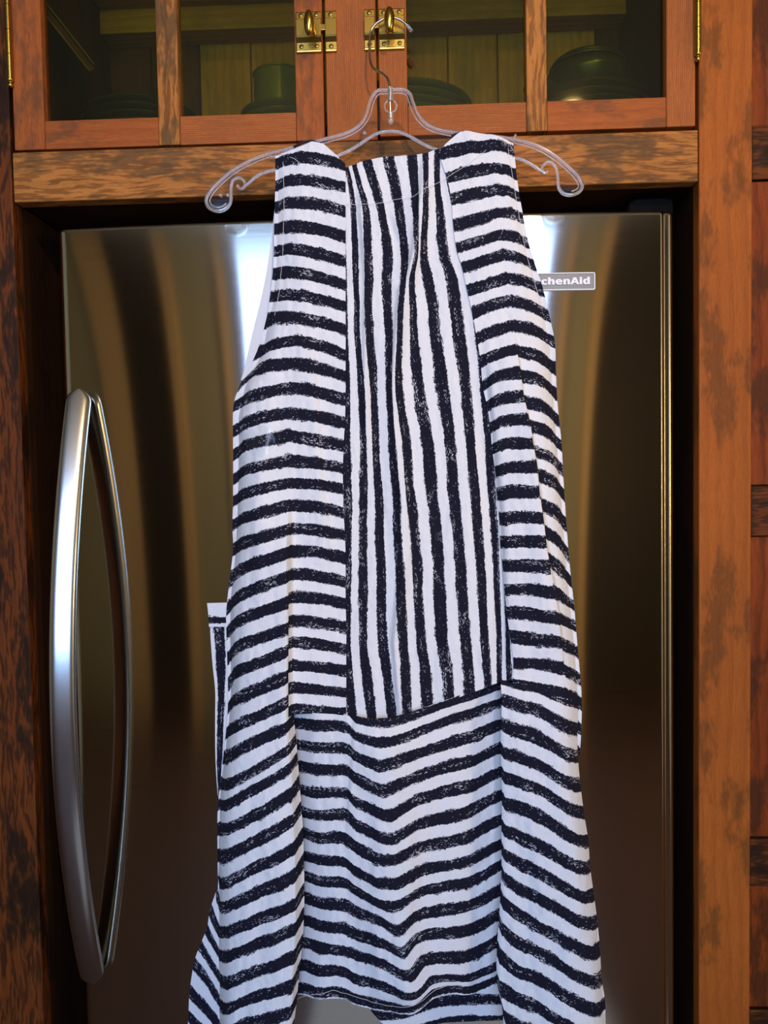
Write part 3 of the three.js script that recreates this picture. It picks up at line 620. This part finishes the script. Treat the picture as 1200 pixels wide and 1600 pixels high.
{
  const t = thing('refrigerator', 'stainless steel refrigerator with a bowed handle behind the striped dress', 'refrigerator', [0, 0, 0]);
  part('body', board(-0.400, 0.412, 0.02, 1.745, -0.66, -0.075, 'y', 0.004), M.bodyGrey, t);
  part('gasket', [board(-0.388, 0.411, 0.582, 1.762, -0.0745, -0.0675, 'y', 0.002)], M.gasket, t);
  const door = part('door', doorGeometry(DOOR.y0, DOOR.y1), M.steel, t);
  part('freezer_drawer', doorGeometry(0.06, DOOR.y0 - 0.008), M.steel, t);
  // handle: flattened bar bowed out from the door
  {
    const pos = [], uv = [], idx = [], N = 120, K = 36, yA = 1.553, yB = 0.758, xA = -0.3625, xB = -0.3715;
    for (let i = 0; i <= N; i++) {
      const s = 0.0004 + 0.9992 * (0.5 - 0.5 * Math.cos(Math.PI * i / N)), y = mix(yA, yB, s), x = mix(xA, xB, s);
      const bow = Math.sin(Math.PI * clamp(0.03 + s * 0.94)) ** 0.85, zc = -0.010 + 0.084 * bow;
      const dy = 0.003, b2 = Math.sin(Math.PI * clamp(0.03 + (s + dy) * 0.94)) ** 0.85, slope = 0.084 * (b2 - bow) / (dy * (yB - yA));
      const nl = Math.hypot(1, slope), ny = -slope / nl, nz = 1 / nl;
      const en = clamp(Math.min(s, 1 - s) / 0.0196), endScale = Math.sqrt(Math.max(0.004, 1 - (1 - en) ** 2));
      for (let k = 0; k < K; k++) {
        const a = k / K * Math.PI * 2, ca = Math.cos(a), sa = Math.sin(a);
        const fx = 0.0158 * endScale * Math.sign(ca) * Math.abs(ca) ** 0.66, fd = (sa > 0 ? 0.0085 : 0.0075) * Math.sign(sa) * Math.abs(sa) ** 0.55;
        const turn = 0.20, px = fx * Math.cos(turn) + fd * Math.sin(turn), pd = fd * Math.cos(turn) - fx * Math.sin(turn);   // the face turns a little to the hinge side
        pos.push(x + px, y + ny * pd, zc + nz * pd); uv.push(k / K * 0.1, y);
      }
    }
    for (let i = 0; i < N; i++) for (let k = 0; k < K; k++) { const a = i * K + k, b = i * K + (k + 1) % K; idx.push(a, a + K, b, b, a + K, b + K); }
    for (const [row, f] of [[0, 1], [N, -1]]) { for (let k = 1; k + 1 < K; k++) f > 0 ? idx.push(row * K, row * K + k, row * K + k + 1) : idx.push(row * K, row * K + k + 1, row * K + k); }
    const g = new THREE.BufferGeometry(); g.setAttribute('position', new THREE.Float32BufferAttribute(pos, 3)); g.setAttribute('uv', new THREE.Float32BufferAttribute(uv, 2)); g.setIndex(idx); g.computeVertexNormals();
    part('handle', g, M.handle, t);
  }
  {
    const s = new THREE.Shape(); const w = 0.030;
    s.moveTo(-w, 0); s.lineTo(w, 0); s.lineTo(w, 0.014); s.quadraticCurveTo(w, 0.022, w - 0.009, 0.0235); s.lineTo(-w + 0.014, 0.0235); s.quadraticCurveTo(-w, 0.021, -w, 0.012); s.closePath();
    const g = new THREE.ExtrudeGeometry(s, { depth: 0.05, bevelEnabled: true, bevelThickness: 0.006, bevelSize: 0.003, bevelOffset: -0.003, bevelSegments: 5, curveSegments: 10 });
    g.translate(0.392, 1.7705, -0.092); part('hinge_cover', g, M.black, t);
  }
  {
    const bx = 0.2575, by = 1.6795, slope = -2 * doorSag(by) * (bx - DOOR.cx) / DOOR.hw ** 2;
    const badge = group('badge', t); badge.position.set(bx, by, doorZ(bx, by) + 0.0004); badge.rotation.y = -Math.atan(slope) * 1 ; badge.rotation.y = Math.atan(-slope);
    const rr = (w, h, r) => { const q = new THREE.Shape(); q.moveTo(-w + r, -h); q.lineTo(w - r, -h); q.quadraticCurveTo(w, -h, w, -h + r); q.lineTo(w, h - r); q.quadraticCurveTo(w, h, w - r, h); q.lineTo(-w + r, h); q.quadraticCurveTo(-w, h, -w, h - r); q.lineTo(-w, -h + r); q.quadraticCurveTo(-w, -h, -w + r, -h); return q; };
    const frame = rr(0.0535, 0.0112, 0.0026); frame.holes.push(rr(0.0520, 0.0097, 0.0016));
    part('frame', new THREE.ExtrudeGeometry(frame, { depth: 0.0022, bevelEnabled: true, bevelThickness: 0.0005, bevelSize: 0.0004, bevelOffset: -0.0004, bevelSegments: 2 }), M.letters, badge, 'pale raised frame');
    part('plate', new THREE.ExtrudeGeometry(rr(0.0522, 0.0099, 0.0016), { depth: 0.0014, bevelEnabled: false }), M.badge, badge);
    const font = await new FontLoader().loadAsync('fonts/droid/droid_sans_bold.typeface.json');
    const tg = new TextGeometry('KitchenAid', { font, size: 0.0083, depth: 0.0010, curveSegments: 5, bevelEnabled: true, bevelThickness: 0.0002, bevelSize: 0.00034, bevelSegments: 1 });
    tg.computeBoundingBox(); const bb = tg.boundingBox; tg.translate(-(bb.max.x + bb.min.x) / 2, -0.0037, 0.0014); tg.scale(0.084 / (bb.max.x - bb.min.x), 1, 1); tg.translate(0.0045, 0, 0);
    part('lettering', tg, M.letters, badge, 'raised white lettering');
  }
}
// ---------------------------------------------------------------- clear hanger
const pairs = (a, z) => { const o = []; for (let i = 0; i < a.length; i += 2) o.push(new THREE.Vector3(a[i] / 10000, a[i + 1] / 10000, z)); return o; };
const HZ = 0.045;
{
  const o = pairs(HANGER_TOP_LEFT, 0)[0];
  const t = thing('clothes_hanger', 'clear plastic clothes hanger with a wire hook carrying the striped dress', 'hanger', [o.x, o.y, HZ]);
  const loc = (a) => pairs(a, 0).map((p) => p.sub(new THREE.Vector3(o.x, o.y, 0)));
  const sm = (pts, per = 6) => new THREE.CatmullRomCurve3(pts, false, 'centripetal').getPoints(pts.length * per);
  const TL = sm(loc(HANGER_TOP_LEFT)), CL = sm(loc(HANGER_CURL_LEFT)), BL = sm(loc(HANGER_LOW_LEFT)), TR = sm(loc(HANGER_TOP_RIGHT)), CR = sm(loc(HANGER_CURL_RIGHT)), BR = sm(loc(HANGER_LOW_RIGHT));
  const outline = [...TL, ...CL.slice(0, Math.round(CL.length * 0.62)), ...BL, ...[...BR].reverse(), ...CR.slice(0, Math.round(CR.length * 0.62)).reverse(), ...[...TR].reverse()];
  const s = new THREE.Shape(outline.map((p) => new THREE.Vector2(p.x, p.y)));
  const hole = new THREE.Path(); hole.absarc(0.0535 - o.x, 1.8865 - o.y, 0.0072, 0, Math.PI * 2); s.holes.push(hole);
  const web = new THREE.ExtrudeGeometry(s, { depth: 0.0016, bevelEnabled: false, curveSegments: 24 }); web.translate(0, 0, -0.0008);
  part('web', web, M.plastic, t);
  const bead = (pts, r) => new THREE.TubeGeometry(new THREE.CatmullRomCurve3(pts.filter((_, i) => i % 2 === 0 || i === pts.length - 1)), pts.length, r, 10);
  const rim = (name, list, r) => part(name, list.map((p) => bead(p, r)), M.plasticBead, t);
  rim('upper_rim', [[...TL].reverse().concat(TR.slice(1))], 0.0021);
  rim('lower_rim', [[...BL].concat([...BR].reverse().slice(1))], 0.0020);
  rim('strap_curl', [CL], 0.0019); rim('strap_curl', [CR], 0.0019);
  const inset = (pts, d) => pts.map((p, i) => { const q = pts[Math.min(i + 1, pts.length - 1)].clone().sub(pts[Math.max(i - 1, 0)]).normalize(); return p.clone().add(new THREE.Vector3(q.y * d, -q.x * d, 0)); });
  const top = [...[...TL].reverse(), ...TR.slice(1)], inner = inset(top, 0.0046).slice(8, -20);
  part('inner_rim', bead(inner, 0.0009), M.plasticBead, t);
  const ring = new THREE.TorusGeometry(0.0074, 0.0011, 10, 36); ring.translate(0.0535 - o.x, 1.8865 - o.y, 0); part('hole_rim', ring, M.plasticBead, t);
  const peg = (x, y, r, h) => { const g = lathe([[0.0001, h], [r * 0.7, h], [r, h * 0.6], [r, -h * 0.6], [r * 0.7, -h], [0.0001, -h]], 20); g.rotateX(Math.PI / 2); g.translate(x - o.x, y - o.y, 0); return g; };
  part('peg', peg(0.021, 1.855, 0.0026, 0.003), M.plasticBead, t);
  for (const [x, y] of [[-0.159, 1.7855], [-0.150, 1.7855]]) part('peg', peg(x, y, 0.0024, 0.0022), M.plasticBead, t);
  for (const [x, y, a] of [[-0.0955, 1.8315, 0.35], [0.2035, 1.8415, -0.3]]) { const b = new RoundedBoxGeometry(0.0030, 0.011, 0.008, 2, 0.001); b.rotateZ(a); b.translate(x - o.x, y - o.y, 0); part('notch_rib', b, M.plasticBead, t); }
  const socket = new THREE.CylinderGeometry(0.0036, 0.0036, 0.016, 20); socket.translate(0.0535 - o.x, 1.9005 - o.y, 0); part('hook_socket', socket, M.plasticBead, t);
  const foot = new THREE.CapsuleGeometry(0.0034, 0.010, 8, 16); foot.translate(0.0535 - o.x, 1.8725 - o.y, 0); part('hook_foot', foot, M.plasticBead, t);
  // wire hook: rises from the neck, leans back to hang on the knob's stem
  const hk = pairs(HOOK, 0), n = hk.length;
  const pts = hk.map((p, i) => new THREE.Vector3(p.x - o.x, p.y - o.y, mix(0, 0.0160 - HZ, smooth(0.12, 0.6, i / (n - 1)))));
  const fixed = pts.map((p) => p);
  part('hook', tube(fixed, 0.00155, 10, 8), M.wire, t);
  const e = fixed[n - 1], e0 = fixed[n - 2], dir = e.clone().sub(e0).normalize();
  part('hook_tip', tube([e0.clone().lerp(e, 0.15), e.clone().add(dir.clone().multiplyScalar(0.003))], 0.0024, 10, 4), M.plasticBead, t);
}
// ---------------------------------------------------------------- the dress
const xAt = (l, y) => {
  if (y >= l[0][1]) return l[0][0];
  for (let i = 0; i + 1 < l.length; i++) if (y <= l[i][1] && y >= l[i + 1][1]) return mix(l[i][0], l[i + 1][0], (l[i][1] - y) / (l[i][1] - l[i + 1][1]));
  return l[l.length - 1][0];
};
function foldSum(F, x, y) {
  let z = 0;
  for (const [l, a, wl, wr] of F) {
    const f = smooth(l[0][1] + 0.03, l[0][1] - 0.05, y) * smooth(l[l.length - 1][1] - 0.03, l[l.length - 1][1] + 0.05, y);
    if (!f) continue;
    const d = x - xAt(l, y), w = d < 0 ? wl : wr; z += a * f * Math.exp(-((d / w) ** 2));
  }
  return z;
}
function hang(y) { const Y = [0.7, 1.0, 1.3, 1.6, 1.85], Z = [0.100, 0.090, 0.078, 0.064, 0.056]; if (y <= Y[0]) return Z[0]; for (let i = 0; i < 4; i++) if (y <= Y[i + 1]) return mix(Z[i], Z[i + 1], (y - Y[i]) / (Y[i + 1] - Y[i])); return Z[4]; }
function cloth(x, y, dz, skirt) {
  let z = hang(y) + dz;
  const e = Math.min(x - xAt(LEFT_OUTLINE, y), xAt(RIGHT_OUTLINE, y) - x), w = 0.04, dep = 0.010 + 0.020 * smooth(1.75, 1.45, y), t = 1 - clamp(e, 0, w) / w;
  z -= dep * t ** 3;
  z += foldSum(skirt ? SKIRT_FOLDS : FOLDS, x, y);
  z += 0.0016 * noiseA(x * 24, y * 5) + 0.0006 * noiseB(x * 60, y * 14) + 0.0004 * noiseC(x * 90, y * 60);
  return z;
}
// limited cubic through four samples
function cubic(p0, p1, p2, p3, t) {
  const d = p2 - p1, lim = (m) => d === 0 ? 0 : Math.sign(d) === Math.sign(m) ? Math.sign(d) * Math.min(Math.abs(m), 3 * Math.abs(d)) : 0;
  const m1 = lim((p2 - p0) / 2), m2 = lim((p3 - p1) / 2), t2 = t * t, t3 = t2 * t;
  return p1 * (2 * t3 - 3 * t2 + 1) + m1 * (t3 - 2 * t2 + t) + p2 * (-2 * t3 + 3 * t2) + m2 * (t3 - t2);
}
function soft(p0, p1, p2, p3, t) { const m1 = (p2 - p0) / 2, m2 = (p3 - p1) / 2, t2 = t * t, t3 = t2 * t; return p1 * (2 * t3 - 3 * t2 + 1) + m1 * (t3 - 2 * t2 + t) + p2 * (-2 * t3 + 3 * t2) + m2 * (t3 - t2); }
function lattice(rows) {
  const nr = rows.length, nc = rows[0].length / 2;
  const get = (r, c, k) => {        // straight continuation past the ends
    if (r < 0) return 2 * get(0, c, k) - get(1, c, k); if (r >= nr) return 2 * get(nr - 1, c, k) - get(nr - 2, c, k);
    if (c < 0) return 2 * get(r, 0, k) - get(r, 1, k); if (c >= nc) return 2 * get(r, nc - 1, k) - get(r, nc - 2, k);
    return rows[r][c * 2 + k] / 10000;
  };
  return (a, b) => {
    const c = clamp(Math.floor(a), 0, nc - 2), r = clamp(Math.floor(b), 0, nr - 2), ta = a - c, tb = b - r, out = [0, 0];
    for (let k = 0; k < 2; k++) {
      const q = [-1, 0, 1, 2].map((i) => soft(get(r - 1, c + i, k), get(r, c + i, k), get(r + 1, c + i, k), get(r + 2, c + i, k), tb));
      out[k] = k ? cubic(...q, ta) : cubic(...q, ta);
    }
    return out;
  };
}
const list = (v, t) => { if (!Array.isArray(v)) return v; const n = v.length - 1, i = clamp(Math.floor(t * n), 0, n - 1); return mix(v[i], v[i + 1], t * n - i); };
// one cloth sheet from a lattice whose rows lie on the stripes (or, upright = true, whose columns do)
function sheet(rows, { a0 = 0, a1, top, bottom, na = 60, nb = 300, z, shift = 0, upright = false, uOff = 0 }) {
  const at = lattice(rows), nc = rows[0].length / 2; a1 ??= nc - 1;
  const pos = [], nor = [], uv = [], idx = [];
  for (let j = 0; j <= nb; j++) for (let i = 0; i <= na; i++) {
    const s = i / na, a = mix(list(a0, j / nb), list(a1, j / nb), s), b = mix(list(top, s), list(bottom, s), j / nb);
    const [x, y] = at(a, b), h = 0.0006, zz = z(x, y, a, b);
    const gx = (z(x + h, y, a, b) - z(x - h, y, a, b)) / (2 * h), gy = (z(x, y + h, a, b) - z(x, y - h, a, b)) / (2 * h), l = Math.hypot(gx, gy, 1);
    pos.push(x, y, zz); nor.push(-gx / l, -gy / l, 1 / l);
    if (upright) uv.push((y + uOff) / PRINT_U, (a + shift + 0.5) / STRIPES); else uv.push((x + uOff) / PRINT_U, (b + shift + 0.5) / STRIPES);
  }
  for (let j = 0; j < nb; j++) for (let i = 0; i < na; i++) { const q = j * (na + 1) + i; idx.push(q, q + na + 1, q + 1, q + 1, q + na + 1, q + na + 2); }
  const g = new THREE.BufferGeometry(); g.setAttribute('position', new THREE.Float32BufferAttribute(pos, 3)); g.setAttribute('normal', new THREE.Float32BufferAttribute(nor, 3)); g.setAttribute('uv', new THREE.Float32BufferAttribute(uv, 2)); g.setIndex(idx);
  return g;
}
{
  const t = thing('dress', 'sleeveless linen dress with hand-painted navy and white stripes on a clear hanger', 'dress', [0.053, 1.83, 0.05]);
  const put = (name, geo, mat = M.linen, label) => { const g = Array.isArray(geo) ? mergeGeometries(geo.map((x) => x.index ? x.toNonIndexed() : x)) : geo; g.translate(-0.053, -1.83, -0.05); return part(name, g, mat, t, label); };
  // left side panel: outer flank to the frame's bottom, inner strip down to the hip seam
  const flank = sheet(SIDE_LEFT, { a1: 2.05, top: [-0.35, -0.40, -0.47], bottom: 35.9, na: 70, nb: 420, z: (x, y, a, b) => cloth(x, y, 0.003, false) - 0.014 * smooth(1.965, 2.05, a) * smooth(17.5, 21, b) });
  const inner = sheet(SIDE_LEFT_INNER, { top: [-0.47, -0.72, -0.72, -0.42, -0.1], bottom: [24.25, 24.15, 24.1], na: 60, nb: 300, z: (x, y) => cloth(x, y, 0.003, false) });
  put('side_panel', [flank, inner]);
  const rA = sheet(SIDE_RIGHT, { a1: 2.04, top: [-0.15, -0.75, -0.5], bottom: 23.2, na: 60, nb: 300, shift: 4, uOff: 0.11, z: (x, y, a, b) => cloth(x, y, 0.003, false) });
  const rB = sheet(SIDE_RIGHT_OUTER, { top: [-0.5, -0.42, -0.35], bottom: 24.1, na: 60, nb: 300, shift: 4, uOff: 0.11, z: (x, y, a, b) => cloth(x, y, 0.001 + 0.002 * (1 - smooth(8, 12, b)), false) });
  const rS = sheet(SIDE_RIGHT_LOWER, { a0: -0.05, top: 0, bottom: 13.9, na: 70, nb: 220, shift: 27, uOff: 0.11, z: (x, y, a, b) => cloth(x, y, 0.008 - 0.005 * (1 - smooth(0, 2, b)), false) - 0.014 * (1 - smooth(-0.05, 0.06, a)) * smooth(0.3, 3, b) });
  put('side_panel', [rA, rB, rS]);
  put('centre_panel', sheet(CENTRE, { a0: -0.4, a1: [8.9, 9.4, 9.5], top: 0, bottom: [14.45, 14.52, 14.49, 14.33, 14.12, 13.92, 13.7, 13.5, 13.4, 13.38], na: 220, nb: 240, upright: true, shift: 12, uOff: 0.2, z: (x, y) => cloth(x, y, 0.0005, false) }), M.linen, 'upright stripes');
  put('skirt', sheet(SKIRT, { top: [0.4, 0.42, 0.45, -0.12, -0.2, -0.2, -0.25, -0.25, -0.25, -0.1], bottom: 13.32, na: 200, nb: 230, shift: 19, uOff: 0.31, z: (x, y, a, b) => cloth(x, y, 0.0015 + 0.005 * (1 - smooth(0.3, 2.2, b)), true) }));
  put('pocket', [sheet(POCKET, { top: 0, bottom: 2.05, na: 12, nb: 16, z: (x, y) => 0.0535 }), sheet(POCKET, { top: 1.9, bottom: 9, na: 20, nb: 60, upright: true, shift: 3.55, z: (x, y, a) => 0.052 - 0.004 * (1 - smooth(0, 0.3, a)) })].map((g, i) => {
    const p = g.attributes.position, uv = g.attributes.uv;
    if (!i) for (let k = 0; k < p.count; k++) { const dy = POCKET[0][1] / 10000 - p.getY(k); uv.setXY(k, p.getX(k) / PRINT_U, (3 + (dy < 0.017 ? 0.22 * dy / 0.017 : 0.22 + 0.56 * (dy - 0.017) / 0.0095)) / STRIPES); }
    return g;
  }));
  // back of the dress: hangs behind the hanger, shows at the armhole, the flare and the hem
  const backRows = []; for (let k = 0; k <= 30; k++) { const y = 1.835 - k * 0.0365; const l = xAt(LEFT_OUTLINE, y) , r = xAt(RIGHT_OUTLINE, y); const lx = l + 0.012; backRows.push([lx, y, mix(lx, r, 0.33), y, mix(lx, r, 0.66), y, r - 0.006, y].map((v) => v * 10000)); }
  put('back_panel', sheet(backRows, { top: [0, 0.7, 1.0, 0.7, 0.2], bottom: [27.5, 27, 26.3, 26.3, 27], na: 50, nb: 120, shift: 0, uOff: 0.5, z: (x, y) => 0.0335 + 0.012 * smooth(1.5, 0.9, y) }));
  put('side_flare', sheet(FLARE, { top: 0, bottom: 8, na: 24, nb: 90, shift: 8, uOff: 0.7, z: (x, y, a) => 0.060 + 0.008 * a }));
  put('back_hem', sheet(BACK_HEM, { a0: 0, top: 0, bottom: [3, 3, 3, 3.02, 3.02, 3.02], na: 60, nb: 50, shift: 33, uOff: 0.1, z: () => 0.055 }));
  put('armhole_facing', sheet(ARMHOLE_FACING, { top: 0, bottom: ARMHOLE_FACING.length - 1, na: 8, nb: 60, z: (x, y, a) => 0.038 + 0.003 * a }), M.plainLinen, 'plain white armhole facing');
  {
    const cx = -0.1128, cy = 1.4800, r = 0.0195, pos = [], idx = [], n = 40, m = 6;                       // clear round sticker left on the print
    for (let j = 0; j <= m; j++) for (let i = 0; i < n; i++) { const q = i / n * Math.PI * 2, x = cx + r * j / m * Math.cos(q), y = cy + r * j / m * Math.sin(q); pos.push(x, y, cloth(x, y, 0.0036, false)); }
    for (let j = 0; j < m; j++) for (let i = 0; i < n; i++) { const a = j * n + i, b = j * n + (i + 1) % n; idx.push(a, a + n, b, b, a + n, b + n); }
    const g = new THREE.BufferGeometry(); g.setAttribute('position', new THREE.Float32BufferAttribute(pos, 3)); g.setIndex(idx); g.computeVertexNormals();
    put('sticker', g, std(0.97, 0.98, 0.98, 0.22, { transmission: 1, thickness: 0, ior: 1.45 }), 'clear round sticker');
  }
  const threads = THREADS.map((a) => { const p = pairs(a, 0); const q = []; for (let i = 0; i + 1 < p.length; i++) for (let s = 0; s < 6; s++) { const v = p[i].clone().lerp(p[i + 1], s / 6); v.z = cloth(v.x, v.y, 0.0036, false); q.push(v); } return tube(q, 0.00024, 5, 3); });
  const hemT = HEM_THREAD.map((a) => { const p = pairs(a, 0); const q = []; for (let i = 0; i + 1 < p.length; i++) for (let s = 0; s < 6; s++) { const v = p[i].clone().lerp(p[i + 1], s / 6); v.z = cloth(v.x, v.y, 0.0021, true); q.push(v); } return tube(q, 0.00024, 5, 3); });
  put('stitching', [...threads, ...hemT], M.thread, 'white topstitching');
  const neck = [[[-0.066, 1.8395, 0.050], [-0.054, 1.8440, 0.051], [-0.043, 1.8452, 0.051], [-0.035, 1.8430, 0.050]], [[0.127, 1.8462, 0.049], [0.136, 1.8492, 0.050], [0.146, 1.8490, 0.049]]];
  put('neck_binding', neck.map((p) => tube(p, 0.0015, 10, 8)), std(0.012, 0.013, 0.024, 0.9));
}
renderer.render(scene, camera);
